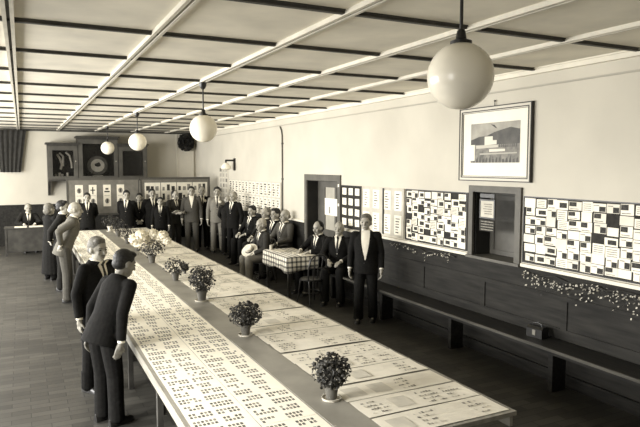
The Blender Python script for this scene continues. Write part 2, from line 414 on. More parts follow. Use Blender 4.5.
# pendant globes
def globe():
    t = thing('pendant_lamp', 'x', 'lamp', (2.14, 2.62, 2.9))
    b = MB(); b.lathe([(.045, .172)] + [(.178 * math.sin(a), .178 * math.cos(a)) for a in [R(18 + 9 * i) for i in range(18)]] + [(.01, -.178)], 40)
    b.build('glass_globe', globe_m, t, smooth=True, angle=None)
    b = MB(); b.lathe([(.05, .16), (.058, .165), (.058, .185), (.03, .195), (.022, .24), (.012, .25)], 20); b.build('fitter', black_metal, t, smooth=True)
    b = MB(); b.tcap((0, 0, .24), (0, 0, .545), .0095, .0095, 10); b.build('rod', black_metal, t, smooth=True)
    b = MB(); b.lathe([(.012, .5), (.03, .515), (.045, .545), (.05, .588)], 20); b.build('ceiling_rose', black_metal, t, smooth=True)
    return t
g0 = globe()
g0['label'] = 'largest white glass globe lamp, nearest, hanging before the framed picture'
for y, lab in ((7.75, 'second nearest white globe lamp hanging on a thin black rod'), (12.72, 'white globe lamp hanging in front of the wooden cabinet right door'), (17.5, 'smallest white globe lamp, farthest, hanging before the cabinet middle door')):
    g = copy_tree(g0); g.location.y = y; g['label'] = lab

# ------------------------------------------------------------------ far wall: cabinet, wreath, curtain
t = thing('display_cabinet', 'wide dark wooden three-door wall cabinet with glazed doors on far wall', 'cabinet', (0, 19.62, 0))
cab_m = mat('cabinet_wood', 56, .45, 10, 4, stretch=(5, 5, .8))
b = MB()
xs = [(.70, 1.54, 3.05), (1.54, 2.70, 3.26), (2.70, 3.58, 3.05)]
for xa, xb, zt in xs:
    b.box((xa, .0, 1.95), (xb, .64, 2.02)); b.box((xa, .0, zt - .07), (xb, .64, zt)); b.box((xa, .6, 2.02), (xb, .64, zt - .07))
    b.box((xa, .0, 2.02), (xa + .04, .6, zt - .07)); b.box((xb - .04, .0, 2.02), (xb, .6, zt - .07))
b.build('carcass', cab_m, t)
b = MB()
for xa, xb, zt in xs: b.box((xa - .05, -.06, zt), (xb + .05, .64, zt + .05)); b.box((xa - .02, -.03, zt - .04), (xb + .02, 0, zt))
b.build('cornice', cab_m, t)
for xx in (.70, 3.51):
    b = MB(); b.rings([[(xx, .1, 1.95), (xx, .64, 1.95), (xx, .64, 1.5), (xx, .56, 1.52), (xx, .48, 1.72), (xx, .3, 1.86)], [(xx + .07, .1, 1.95), (xx + .07, .64, 1.95), (xx + .07, .64, 1.5), (xx + .07, .56, 1.52), (xx + .07, .48, 1.72), (xx + .07, .3, 1.86)]])
    b.build('bracket', cab_m, t)
dark_glass = mat('cabinet_glass', 30, .12, 0, 1, 0, 1, .6); 
_g = dark_glass.node_tree.nodes['Principled BSDF']; _g.inputs['Alpha'].default_value = .25
for xa, xb, zt in xs:
    b = MB(); fw = .13
    b.box((xa + .01, -.03, 2.0), (xa + fw, 0, zt - .05)); b.box((xb - fw, -.03, 2.0), (xb - .01, 0, zt - .05)); b.box((xa + fw, -.03, 2.0), (xb - fw, 0, 2.1)); b.box((xa + fw, -.03, zt - .18), (xb - fw, 0, zt - .05))
    d = b.build('door', mat('cabinet_door', 78, .45, 10, 4), t)
    b = MB(); b.box((xa + fw, -.018, 2.1), (xb - fw, -.012, zt - .18)); b.build('glass', dark_glass, d)
    b = MB(); b.ell((xb - .07, -.045, 2.55), (.018, .018, .018)); b.build('knob', mat('brass_knob', 170, .3), d, smooth=True)
pale_c = mat('pale_ribbon', 214, .6, 14, 10)
b = MB(); b.tube([(.98, 19.95, 2.75), (1.05, 19.9, 2.62), (1.10, 19.9, 2.45), (1.06, 19.9, 2.3)], .035); b.tube([(1.04, 19.93, 2.8), (1.14, 19.9, 2.7), (1.13, 19.9, 2.4)], .03)
tag(b.build('pale_streamer', pale_c, smooth=True), 'pale hanging streamer on the left inside the cabinet left door', 'streamer')
b = MB(); b.tube([(1.22, 19.93, 2.82), (1.32, 19.9, 2.72), (1.37, 19.9, 2.5), (1.38, 19.9, 2.34)], .03)
tag(b.build('pale_streamer', pale_c, smooth=True), 'pale curved streamer on the right inside the cabinet left door', 'streamer')
for i, xx in enumerate((.92, 1.02, 1.1, 1.25)):
    b = MB(); b.lathe([(.03, 0), (.03, .015), (.01, .03), (.012, .06), (.036, .09), (.04, .14 + .04 * (i % 2)), (.03, .145 + .04 * (i % 2))], 14)
    tag(b.build('trophy_cup', pale_c, None, (xx, 19.85, 2.021), smooth=True), '%s small pale cup from the left inside the cabinet left door' % ordn(i + 1), 'cup', 'cups in the left cabinet door')
t = thing('round_plaque', 'round pale plaque with dark centre behind the cabinet middle door', 'plaque', (2.12, 19.9, 2.42))
b = MB(); b.rings([[(r * math.cos(q * PI / 14), y, r * math.sin(q * PI / 14)) for q in range(28)] for r, y in ((.3, .03), (.3, 0), (.22, -.02))]); b.build('rim', mat('plaque_rim', 110, .5, 20, 9), t)
b = MB(); b.rings([[(r * math.cos(q * PI / 14), y, r * math.sin(q * PI / 14)) for q in range(28)] for r, y in ((.2, -.015), (.2, -.03), (.1, -.035))]); b.build('disc', pale_c, t)
b = MB(); b.ell((0, -.04, .02), (.09, .02, .06)); b.ell((.03, -.04, .05), (.04, .02, .05)); b.build('emblem', ink, t)
b = MB(); b.box((-.15, -.02, -.34), (.15, .02, -.31)); b.box((-.2, -.02, -.36), (.2, .03, -.34)); b.build('foot', pale_c, t)

b = MB(); random.seed(3)
for q in range(900):
    d = Vector((random.gauss(0, 1), random.gauss(0, 1), random.gauss(0, 1))).normalized() * random.uniform(.19, .27)
    d.y *= .5; d.z *= 1.1
    if d.z > .24: d.z = .24
    n = Vector((random.gauss(0, 1), random.gauss(0, 1), random.gauss(0, 1))).normalized(); a = n.orthogonal() * .035; c2 = n.cross(a) * 2
    i = b.pts([d - a, d + c2 * .5, d + a, d - c2 * .5]); b.face((i, i + 1, i + 2, i + 3))
b.ell((0, 0, 0), (.2, .09, .22))
tag(b.build('wreath', leaf_m, None, (4.95, 20.11, 3.19)), 'round dark leafy wreath high in the far right corner', 'wreath')
b = MB(); n = 26
for z, w0, w1 in [(3.46, -.62, .16), (3.2, -.62, .12), (2.8, -.6, .06), (2.4, -.58, .0), (2.22, -.57, -.02)]:
    pass
fr = []
for z, w0, w1 in [(3.46, -.62, .16), (3.2, -.62, .12), (2.8, -.6, .06), (2.4, -.58, .0), (2.22, -.57, -.02)]:
    fr.append([(w0 + (w1 - w0) * j / n, .016 * math.sin(j * 1.3), z) for j in range(n + 1)] + [(w0 + (w1 - w0) * j / n, .016 * math.sin(j * 1.3) + .015, z) for j in reversed(range(n + 1))])
b.rings(fr)
tag(b.build('curtain', mat('dark_curtain', 44, .9, 8, 8), None, (0, 20.15, 0), smooth=True), 'dark hanging curtain at the far left beside the cabinet', 'curtain')

# ------------------------------------------------------------------ display screens at the far end with posters
def screen(xa, xb, label):
    t = thing('display_screen', label, 'screen', (xa, 17.6, 0))
    w = xb - xa
    b = MB(); b.box((.04, -.012, 1.1), (w - .04, .012, 2.02)); b.build('panel', screen_m, t)
    b = MB(); b.box((0, -.025, 2.02), (w, .025, 2.08)); b.box((0, -.025, 1.05), (w, .025, 1.1)); b.box((0, -.025, 1.1), (.04, .025, 2.02)); b.box((w - .04, -.025, 1.1), (w, .025, 2.02)); b.build('frame', mat('screen_frame', 78, .6), t)
    for xx in (.02, w - .06):
        b = MB(); b.box((xx, -.02, 0.04), (xx + .04, .02, 1.05)); b.box((xx - .01, -.22, 0), (xx + .05, .22, .04)); b.build('leg', wood_dark, t)
screen(1.06, 2.98, 'left grey cloth display screen on legs behind the table end')
screen(3.0, 5.02, 'right grey cloth display screen on legs behind the standing men')
PN = ['leftmost', 'second from left', 'third from left', 'fourth from left']
for i, xx in enumerate((1.28, 1.63, 2.0, 2.36)):
    b = MB(); b.box((0, -.003, 0), (.2, .0, .6))
    for zz in (.15, .44):
        if i == 1 and zz > .3:
            b.box((.085, -.004, zz - .1), (.115, -.003, zz + .1), 1); b.box((.04, -.004, zz + .0), (.16, -.003, zz + .03), 1)
        elif i == 2 and zz > .3:
            b.box((.03, -.004, zz - .05), (.17, -.003, zz - .01), 1); b.box((.06, -.004, zz + .02), (.14, -.003, zz + .07), 1)
        else:
            k = b.pts([(.1 + .06 * math.cos(q * PI / 8), -.004, zz + .075 * math.sin(q * PI / 8)) for q in range(16)]); b.face(range(k, k + 16), 2)
            b.box((.08, -.005, zz - .05), (.12, -.0041, zz + .05), 1)
    b.box((.03, -.004, .295), (.17, -.003, .305), 2)
    tag(b.build('poster', [paper2, ink, ink2], None, (xx, 17.586, 1.29)), 'narrow white two-part poster, %s on the left grey screen' % PN[i], 'poster', 'posters on the left screen')
for i in range(4):
    xx = 3.12 + i * .46; b = MB(); b.box((0, -.003, 0), (.44, 0, .56)); random.seed(i)
    for q in range(6): 
        px, pz = .04 + (q % 3) * .13, .06 + (q // 3) * .27
        b.box((px, -.004, pz), (px + random.uniform(.06, .11), -.003, pz + random.uniform(.1, .2)), random.choice((1, 2, 2)))
    tag(b.build('poster', [paper2, ink, ink2], None, (xx, 17.586, 1.37)), 'white picture poster, %s on the right grey screen' % PN[i], 'poster', 'posters on the right screen')

# ------------------------------------------------------------------ boards and cards on the right wall
def board(ya, yb, za, zb, m, fm, label):
    t = thing('display_board', label, 'board', (X1, ya, za))
    b = MB(); b.box((-.014, .012, .012), (-.002, yb - ya - .012, zb - za - .012)); b.build('panel', m, t)
    b = MB(); w, h = yb - ya, zb - za
    b.box((-.02, 0, 0), (0, w, .012)); b.box((-.02, 0, h - .012), (0, w, h)); b.box((-.02, 0, .012), (0, .012, h - .012)); b.box((-.02, w - .012, .012), (0, w, h - .012)); b.build('edge', fm, t)
    return X1 - .0145
def card(x, ya, yb, za, zb, m, prints, label, group, name='card', cat='card', rot=0):
    b = MB(); w, h = yb - ya, zb - za
    b.box((-.002, -w/2, -h/2), (0, w/2, h/2))
    for k, (u0, v0, u1, v1, mi) in enumerate(prints):
        e = .0026 + .00004 * k
        b.box((-e, w * (.5 - u1), h * (v0 - .5)), (-.002, w * (.5 - u0), h * (v1 - .5)), mi)   # u runs left to right as seen
    o = b.build(name, [m, ink, ink2], None, (x, (ya + yb) / 2, (za + zb) / 2))
    o.rotation_euler = (rot, 0, 0)
    return tag(o, label, cat, group)
ROW = ['top row', 'second row', 'third row', 'bottom row']
# dark board with twelve cards
x = board(9.12, 9.84, 1.275, 2.06, board_dark, black_metal, 'dark board with twelve white cards, right of the grey door')
random.seed(11)
for r in range(4):
    for c_ in range(3):
        yc = 9.72 - c_ * .235; zc = 1.95 - r * .185
        card(x, yc - .075, yc + .075, zc - .062, zc + .062, paper, [(.2, .35, .2 + random.uniform(.3, .6), .42, 2), (.2, .6, .75, .66, 2)],
             'white card, %s, %s column on the dark board beside the door' % (ROW[r], ORD[c_]), 'cards on the dark board', rot=random.uniform(-.06, .06))
# pale board
x = board(7.79, 9.08, 1.275, 2.06, board_pale, board_pale, 'pale board with eight framed sheets behind the man with open jacket')
b = MB(); b.box((X1 - .03, 8.36, 1.3), (X1 - .0205, 8.395, 2.05)); tag(b.build('divider_strip', black_metal), 'thin dark upright strip halfway along the pale board', 'strip')
for r in range(2):
    for c_ in range(4):
        yc = 8.93 - c_ * .315 + (-.03 if c_ > 1 else 0); zc = 1.86 - r * .385; pr = []
        for q in range(6): pr.append((.18, .1 + q * .14, .18 + random.uniform(.3, .6), .155 + q * .14, random.choice((1, 2, 2))))
        card(x, yc - .1, yc + .1, zc - .155, zc + .155, paper, pr, 'white written sheet, %s, %s column on the pale board' % (('upper row', 'lower row')[r], ORD[c_]), 'sheets on the pale board', 'sheet', 'sheet')
def mosaic(ya, yb, za, zb, cols, rows, where, group, seed, x=X1 - .0145):
    random.seed(seed)
    cw = (yb - ya) / cols; rh = (zb - za) / rows
    for c_ in range(cols):
        off = random.uniform(-.03, .03)
        for r in range(rows):
            if random.random() < .06: continue
            yc = yb - (c_ + .5) * cw + random.uniform(-.012, .012); zc = zb - (r + .5) * rh + off * (0 if r in (0, rows - 1) else 1)
            w = cw * random.uniform(.8, 1.06); h = rh * random.uniform(.8, 1.06); pr = []
            k = random.random()
            if k < .35: pr = [(.5, .05, .97, .65, 1), (.08, .7, .5, .8, 2)]
            elif k < .6: pr = [(.03, .45, .6, .95, 1), (.1, .12, .8, .2, 2)]
            elif k < .72: pr = [(.1, .15 + .2 * q, .85, .22 + .2 * q, 2) for q in range(4)]
            elif k < .88: pr = [(.25, .2, .9, .75, 1)]
            card(x - .0029 * ((c_ + r) % 2), yc - w/2, yc + w/2, zc - h/2, zc + h/2, random.choice((paper, paper, paper2)), pr,
                 'pinned white sheet, %s column, %s place down, %s' % (ORD[c_], ORD[r], where), group, 'sheet', 'sheet', random.uniform(-.02, .02))
board(6.30, 7.75, 1.275, 2.06, board_dark, black_metal, 'crowded dark board of pinned sheets left of the serving hatch')
mosaic(6.33, 7.72, 1.295, 2.04, 9, 7, 'on the crowded board left of the hatch', 'sheets on the board left of the hatch', 21)
board(3.2, 5.3, 1.275, 2.06, board_dark, black_metal, 'crowded dark board of pinned sheets right of the serving hatch')
mosaic(3.23, 5.27, 1.295, 2.04, 13, 7, 'on the crowded board right of the hatch', 'sheets on the board right of the hatch', 5)
# far long pale board
board(12.75, 16.6, 1.275, 2.03, board_pale, board_pale, 'long pale board of small sheets behind the seated men')
random.seed(31)
for c_ in range(14):
    for r in range(2):
        yc = 16.46 - c_ * .272; zc = 1.845 - r * .37; pr = [(.15 + .1 * (q % 2), .08 + q * .18, .4 + random.uniform(.1, .5), .19 + q * .18, random.choice((1, 2))) for q in range(5)]
        card(X1 - .0145, yc - .11, yc + .11, zc - .165, zc + .165, paper2, pr, 'small pale sheet, %s column, %s on the long far board' % (ORD[c_], ('upper row', 'lower row')[r]), 'sheets on the far board', 'sheet', 'sheet')
b = MB(); b.box((-.012, 0, 0), (0, .85, 1.15))
for q in range(3):
    for k in range(7): b.box((-.0135, .06 + q * .27, .06 + k * .15), (-.012, .06 + q * .27 + random.uniform(.12, .2), .16 + k * .15), 1 if (q + k) % 4 == 0 else 2)
tag(b.build('hanging_chart', [paper3, mat('chart_ink', 110, .7), mat('chart_grey', 165, .7)], None, (X1 - .001, 16.72, 1.28)), 'tall pale chart hung left of the long far board', 'chart')
# papers on the door
xd = X1 + .2195
for ya, yb, za, zb, lab in ((10.1, 10.26, 1.4, 1.76, 'narrow white sheet pinned on the right side of the grey door'), (10.38, 10.98, 1.42, 1.76, 'wide white sheet pinned across the grey door')):
    card(xd, ya, yb, za, zb, paper, [(.3, .1, .4, .5, 2)], lab, None, 'door_notice', 'notice')
for z, lab in ((2.02, 'upper small white tag on the grey door frame'), (1.66, 'lower small white tag on the grey door frame')):
    card(X1 - .0305, 9.9, 9.95, z, z + .05, paper, [], lab, None, 'tag', 'tag')

# small pale and dark flecks scattered along a thin strand beneath the ledge
def flecks(ya, yb, z, n, spread, label, seed):
    random.seed(seed); b = MB()
    for q in range(n):
        y = random.uniform(ya, yb); zz = z - abs(random.gauss(0, spread)) + .03 * math.sin(y * 5)
        p = Vector((X1 - .05 - random.uniform(0, .035), y, zz)); nn = Vector((-1, random.gauss(0, .6), random.gauss(.3, .6))).normalized()
        a = nn.orthogonal().normalized() * random.uniform(.006, .014); c2 = nn.cross(a).normalized() * random.uniform(.012, .035)
        i = b.pts([p - a, p + c2 * .5, p + a, p - c2 * .5]); b.face((i, i + 1, i + 2, i + 3), random.choice((0, 0, 1, 1)))
    b.tube([(X1 - .045, ya + (yb - ya) * k / 12, z + .02 * math.sin(k * 2.2)) for k in range(13)], .008, 6, 1)
    tag(b.build('flecks', [mat('pale_fleck', 185, .7, 20, 20), leaf_m]), label, 'flecks')
flecks(3.3, 5.25, 1.17, 420, .08, 'ragged garland in pale and dark tones right of the hatch, under the ledge', 2)
flecks(6.5, 8.1, 1.17, 90, .035, 'sparse ragged garland left of the hatch, under the ledge', 4)

# ------------------------------------------------------------------ benches along the right wall
def bench(ya, yb, label):
    t = thing('long_bench', label, 'bench', (0, ya, 0)); L = yb - ya
    b = MB(); b.box((4.9, 0, .47), (5.27, L, .5)); b.box((4.893, 0, .474), (4.915, L, .503), 1); b.build('seat', [wood_dark, mat('pale_wood_edge', 74, .35, 14, 5, stretch=(5, .5, 5))], t)  # strip along the front edge is paler and glossier than the seat
    b = MB(); b.box((4.98, 0, .41), (5.0, L, .47)); b.build('front_rail', wood_dark, t)
    n = max(2, round(L / 1.7) + 1)
    for i in range(n):
        y = .06 + (L - .12) * i / (n - 1); b = MB(); b.box((5.0, y - .03, 0), (5.2, y + .03, .47)); b.build('leg', wood_dark, t)
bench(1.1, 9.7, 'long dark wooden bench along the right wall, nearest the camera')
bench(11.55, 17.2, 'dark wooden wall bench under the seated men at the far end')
t = thing('leather_case', 'small dark leather case lying on the near bench', 'case', (5.12, 4.86, .504), R(8))
b = MB(); b.rings([[(-.06, -.1, 0), (.06, -.1, 0), (.06, -.1, .1), (.03, -.1, .125), (-.03, -.1, .125), (-.06, -.1, .1)], [(-.06, .1, 0), (.06, .1, 0), (.06, .1, .1), (.03, .1, .125), (-.03, .1, .125), (-.06, .1, .1)]]); b.build('body', shoe_m, t)
b = MB(); b.tube([(0, -.06, .12), (0, -.05, .15), (0, 0, .165), (0, .05, .15), (0, .06, .12)], .007); b.build('handle', black_metal, t, smooth=True)
b = MB(); b.box((-.065, -.02, .03), (-.06, .02, .09)); b.build('clasp', mat('dull_clasp', 120, .4), t)

# ------------------------------------------------------------------ long display table
TX0, TX1, TY0, TY1, TZ = .88, 2.97, 2.98, 16.5, .75
t = thing('display_table', 'long double display table covered with printed sheets down the hall', 'table', (0, 0, 0))
b = MB(); b.box((TX0, TY0, TZ - .03), (TX1, TY1, TZ)); b.build('tabletop', rim_m, t)
b = MB(); b.box((TX0 + .015, TY0 + .02, TZ - .11), (TX0 + .04, TY1 - .02, TZ - .03)); b.build('apron', rim_m, t)
b = MB(); b.box((TX1 - .04, TY0 + .02, TZ - .11), (TX1 - .015, TY1 - .02, TZ - .03)); b.build('apron', rim_m, t)
for i in range(9):
    y = TY0 + .5 + i * 1.56
    for xx in (TX0 + .08, 1.78, 2.02, TX1 - .13):
        b = MB(); b.box((xx, y, 0), (xx + .05, y + .06, TZ - .03)); b.build('leg', leg_m, t)
    b = MB(); b.box((TX0 + .13, y + .01, .3), (TX1 - .13, y + .05, .37)); b.build('stretcher', leg_m, t)
b = MB(); n = 90; random.seed(8)
top = []
for i in range(n + 1):
    y = TY0 + .01 + (TY1 - TY0 - .02) * i / n
    top.append([(xx, y, TZ + .003 + .004 * abs(noise.noise(Vector((xx * 6, y * 3, 0))))) for xx in (1.735, 1.78, 1.825, 1.87, 1.915, 1.96, 2.0)] + [(xx, y, TZ + .0004) for xx in (2.0, 1.735)])
b.rings(top)
tag(b.build('paper_runner', runner_m, smooth=True), 'grey glossy paper runner along the middle of the long table', 'runner')

def print_sheet(w, l, seed):
    random.seed(seed); b = MB(); b.box((0, 0, 0), (w, l, .0012))
    rows = 4; z = .0013
    for r in range(rows):
        y = l * (r + .14) / rows
        for g in range(2):
            x0 = w * (.06 + .48 * g) + random.uniform(-.01, .01); k = random.choice((4, 5, 6, 6))
            for q in range(k):
                for h in range(2):
                    if random.random() < .12: continue
                    xx = x0 + q * .027; yy = y + h * .047
                    b.face([b.pts([(xx, yy, z)]), b.pts([(xx + .019, yy, z)]), b.pts([(xx + .019, yy + .034, z)]), b.pts([(xx, yy + .034, z)])], random.choice((1, 1, 2)))
    return b.mesh('printed_sheet')
shared = [print_sheet(.402, .535, 40 + i) for i in range(7)]
for me in shared:
    for m in (paper, mat('faded_print', 84, .7, 24, 40), ink2): me.materials.append(m)
random.seed(77)
k = 0
for i in range(25):
    y = TY0 + .02 + i * .5385
    for s, nm in ((0, 'left'), (1, 'right')):
        o = bpy.data.objects.new('printed_sheet', shared[k % 7]); k += 3; C.objects.link(o)
        o.location = (.915 + s * .408, y, TZ + .0006); o.rotation_euler.z = random.uniform(-.003, .003)
        tag(o, 'white sheet of small prints, %s column of the table, %s from near end' % (nm, ordn(i + 1)), 'sheet', 'printed sheets on the left side of the table')
def long_sheet(w, l, seed):
    random.seed(seed); b = MB(); nx = 12
    lift = random.uniform(.0, .012)
    prof = []
    for i in range(nx + 1):
        x = w * i / nx; z = .0012 + lift * abs(math.sin(x * 4 + seed)) * .6
        prof.append([(x, 0, z + lift * .5), (x, l * .5, z), (x, l, z + lift), (x, l, z + lift - .001), (x, l * .5, z - .001), (x, 0, z + lift * .5 - .001)])
    b.rings(prof)
    zz = .0012 + lift + .0016
    for g in range(4):
        x0 = w * (.06 + .235 * g) + random.uniform(-.01, .02); kind = random.random()
        if kind < .18: continue
        if kind < .4:
            k = b.pts([(x0, l * .2, zz), (x0 + .15, l * .2, zz), (x0 + .15, l * .8, zz), (x0, l * .8, zz)]); b.face((k, k + 1, k + 2, k + 3), 2); continue
        for r in range(4):
            for q in range(random.choice((5, 6, 7))):
                if random.random() < .25: continue
                xx = x0 + q * .024; yy = l * (.14 + .2 * r); ww = random.uniform(.012, .021); hh = random.uniform(.014, .03)
                k = b.pts([(xx, yy, zz), (xx + ww, yy, zz), (xx + ww, yy + hh, zz), (xx, yy + hh, zz)]); b.face((k, k + 1, k + 2, k + 3), random.choice((1, 1, 2)))
    return b.mesh('long_sheet')
shared = [long_sheet(.93, .283, 60 + i) for i in range(8)]
for me in shared:
    for m in (paper2, ink2, paper3): me.materials.append(m)
random.seed(78)
b_gap = None
for i in range(44):
    y = TY0 + .03 + i * .306
    o = bpy.data.objects.new('long_sheet', shared[(i * 3) % 8]); C.objects.link(o)
    o.location = (2.005, y, TZ + .0012); o.rotation_euler.z = random.uniform(-.008, .008)
    tag(o, 'long cream sheet across the right side of the table, %s from near end' % ordn(i + 1), 'sheet', 'long sheets on the right side of the table')

# ------------------------------------------------------------------ potted plants
def plant(x, y, h, w, kind, label, seed, wrap=False):
    random.seed(seed)
    t = thing('potted_plant', label, 'plant', (x, y, TZ + .0085), random.uniform(0, 6), 'potted plants down the middle of the table')
    ph = min(.13, h * .33) ; pr = ph * .52
    b = MB(); b.lathe([(pr * .68, 0), (pr * .92, ph * .8), (pr * 1.08, ph * .8), (pr * 1.1, ph), (pr * .95, ph), (pr * .9, ph * .88), (.004, ph * .88)], 22); b.build('pot', pot_pale if wrap else pot_m, t, smooth=True)
    b = MB(); b.lathe([(pr * .9, ph * .8), (pr * .92, ph * .9), (.005, ph * .93)], 16); b.build('soil', soil_m, t)
    if wrap or kind == 'bush':
        b = MB(); b.lathe([(pr * .7, -.004), (pr * 1.25, -.004), (pr * 1.35, .012), (pr * 1.25, .012), (pr * 1.2, .002), (pr * .7, .002)], 22); b.build('saucer', pot_pale, t, smooth=True)
    cz = ph + (h - ph) * .47; rz = (h - ph) * .57; rx = w / 2
    b = MB()
    for q in range(9):
        a = random.uniform(0, 6.28); r = random.uniform(.2, .75)
        b.tube([(0, 0, ph * .85), (rx * .3 * r * math.cos(a), rx * .3 * r * math.sin(a), ph + (cz - ph) * .6), (rx * r * math.cos(a), rx * r * math.sin(a), cz + rz * .4)], .004, 5)
    b.build('stems', leaf_m, t)
    b = MB(); big = kind == 'white'
    nl = dict(bush=820, white=300, sparse=150, small=160)[kind]
    ls = dict(bush=.034, white=.045, sparse=.05, small=.042)[kind]
    for q in range(nl):
        d = Vector((random.gauss(0, 1), random.gauss(0, 1), random.gauss(0, 1))).normalized()
        r = random.uniform(.35, 1.0) ** .6 * (1 + .14 * noise.noise(d * 3 + Vector((seed, 0, 0))))
        p = Vector((d.x * rx * r, d.y * rx * r, cz + d.z * rz * r))
        if p.z < ph * .8: p.z = ph * .8 + random.uniform(0, .03)
        nn = (d + Vector((random.gauss(0, .5), random.gauss(0, .5), random.gauss(.5, .5)))).normalized()
        a = nn.orthogonal().normalized(); a = Matrix.Rotation(random.uniform(0, 6.28), 3, nn) @ a; c2 = nn.cross(a)
        s = ls * random.uniform(.7, 1.2)
        i = b.pts([p, p + a * s * .4 + c2 * s * .32 + nn * s * .1, p + a * s - nn * s * .15, p + a * s * .4 - c2 * s * .32 + nn * s * .1])
        m = 0 if random.random() < (.72 if kind == 'bush' else .4) else 1
        b.face((i, i + 1, i + 2), m); b.face((i, i + 2, i + 3), m)
    b.build('foliage', [leaf_m, leaf_l], t)
    if kind == 'white':
        for q, (dx, dz, s) in enumerate([(-.27, .40, .1), (-.15, .46, .11), (-.2, .33, .1), (-.06, .38, .1), (.03, .47, .1), (.11, .42, .095), (.2, .44, .1), (.27, .37, .075), (-.1, .3, .08)]):
            bb = MB(); random.seed(q + 90); c0 = Vector((dx * .93, random.uniform(-.12, .06), dz + .02)); c0.x = dx
            for e in range(90):
                d = Vector((random.gauss(0, 1), random.gauss(0, 1), random.gauss(0, 1))).normalized(); a = d.orthogonal().normalized() * s * .3; c2 = d.cross(a)
                p = c0 + d * s * .8; i = bb.pts([p - a, p + c2 + d * s * .2, p + a, p - c2 + d * s * .2]); bb.face((i, i + 1, i + 2, i + 3))
            bb.ell(c0, (s * .75,) * 3, 10, 6); bb.build('bloom', bloom_w, t)
    if kind == 'bush':
        for q in range(20):
            d = Vector((random.gauss(0, 1), random.gauss(0, 1), random.gauss(.5, .8))).normalized()
            bb = MB(); bb.ell((d.x * rx, d.y * rx, cz + d.z * rz), (.016, .016, .012), 8, 5); bb.build('bloom', bloom_d, t, smooth=True)
    if kind == 'white': t.rotation_euler.z = R(-20)
    return t
plant(1.93, 3.72, .315, .28, 'bush', 'nearest dark bushy potted plant on the table runner', 1)
plant(1.92, 5.54, .32, .32, 'bush', 'second nearest dark bushy potted plant, beside a pale saucer', 2, False)
plant(1.94, 7.22, .42, .34, 'bush', 'tall leafy potted plant, third from the near end of table', 3)
plant(1.95, 8.68, .33, .33, 'sparse', 'small sparse drooping potted plant just nearer than the white blooms', 4)
plant(1.95, 10.45, .44, .52, 'white', 'potted plant crowned with large white blooms', 5)
plant(1.99, 12.1, .42, .40, 'small', 'potted plant directly behind the white blooming one', 6)
plant(1.98, 13.3, .38, .36, 'small', 'third small potted plant from the far end of the table', 7)
plant(1.98, 14.7, .42, .40, 'small', 'second small potted plant from the far end, with paler leaves', 8)
plant(1.96, 16.0, .42, .42, 'small', 'farthest small potted plant in a pale pot on the table', 9, True)
plant(2.2, 9.15, .16, .12, 'sparse', 'tiny plant in a dark pot beside the sparse drooping plant', 10)

# ------------------------------------------------------------------ small checked table, desk, chairs
t = thing('side_table', 'small square-legged table under the checked cloth by the door', 'table', (4.54, 10.48, 0))
b = MB(); b.box((-.3, -.58, .735), (.3, .58, .76)); b.build('tabletop', leg_m, t)
for sx in (-1, 1):
    for sy in (-1, 1):
        b = MB(); b.box((sx * .25 - .022, sy * .52 - .022, 0), (sx * .25 + .022, sy * .52 + .022, .735)); b.build('leg', leg_m, t)
b = MB(); hx, hy, top, n = .31, .60, .764, 20
me_pts = []
rings = []
def perim(k):     # perimeter points
    P = []
    for q in range(n): P.append((-hx + 2*hx*q/n, -hy, q))
    for q in range(2*n): P.append((hx, -hy + 2*hy*q/(2*n), q))
    for q in range(n): P.append((hx - 2*hx*q/n, hy, q))
    for q in range(2*n): P.append((-hx, hy - 2*hy*q/(2*n), q))
    return P
P = perim(0); L = len(P)
def drop(lv):
    out = []
    for j, (x_, y_, q) in enumerate(P):
        wob = .016 * math.sin(j * .55) * lv
        nx = -1 if abs(x_ + hx) < 1e-6 else (1 if abs(x_ - hx) < 1e-6 else 0); ny = -1 if abs(y_ + hy) < 1e-6 else (1 if abs(y_ - hy) < 1e-6 else 0)
        out.append((x_ + nx * (.006 + wob * .9 + .012 * lv), y_ + ny * (.006 + wob * .9 + .012 * lv), top - (.26 + .03 * math.cos(j * .21)) * lv))
    return out
r0 = [(x_, y_, top) for x_, y_, q in P]
b.rings([r0] + [drop(l) for l in (.05, .35, .7, 1.0)], cap=False)
i0 = b.pts([(x_, y_, top) for x_, y_, q in P]); b.face(range(i0, i0 + L))
cl = b.build('checked_tablecloth', check_cloth(), None, (4.54, 10.48, 0), smooth=True, angle=50)
me = cl.data; uvl = me.uv_layers.new(name='UVMap')
for pl in me.polygons:
    nx, ny, nz = (abs(c) for c in pl.normal)
    for li in pl.loop_indices:
        v = me.vertices[me.loops[li].vertex_index].co
        uvl.data[li].uv = (v.x, v.y) if nz > max(nx, ny) else ((v.x, v.z) if ny > nx else (v.y, v.z))
so = cl.modifiers.new('thickness', 'SOLIDIFY'); so.thickness = .002; so.offset = 1
tag(cl, 'checked cloth draped over the small table by the door', 'tablecloth')
random.seed(13)
for i, (px, py, w, l, a, lab) in enumerate([(4.42, 10.75, .2, .28, .3, 'open white paper at the far end of the checked table'), (4.62, 10.3, .21, .3, -.4, 'white sheet in the middle of the checked table'), (4.66, 10.02, .18, .26, .2, 'white sheet at the near end of the checked table')]):
    b = MB(); b.box((-w/2, -l/2, 0), (w/2, l/2, .004)); 
    for q in range(5): b.box((-w * .35, -l * .35 + q * l * .15, .004), (w * .3, -l * .32 + q * l * .15, .0045), 1)
    o = tag(b.build('paper', [paper, ink2], None, (px, py, .7675)), lab, 'paper'); o.rotation_euler.z = a
b = MB(); b.lathe([(.03, 0), (.032, .002), (.028, .1), (.026, .1), (.028, .006), (.004, .006)], 16)
tag(b.build('drinking_glass', mat('pale_cup', 200, .3), None, (4.33, 10.93, .7675), smooth=True), 'small pale cup on the left corner of the checked table', 'cup')

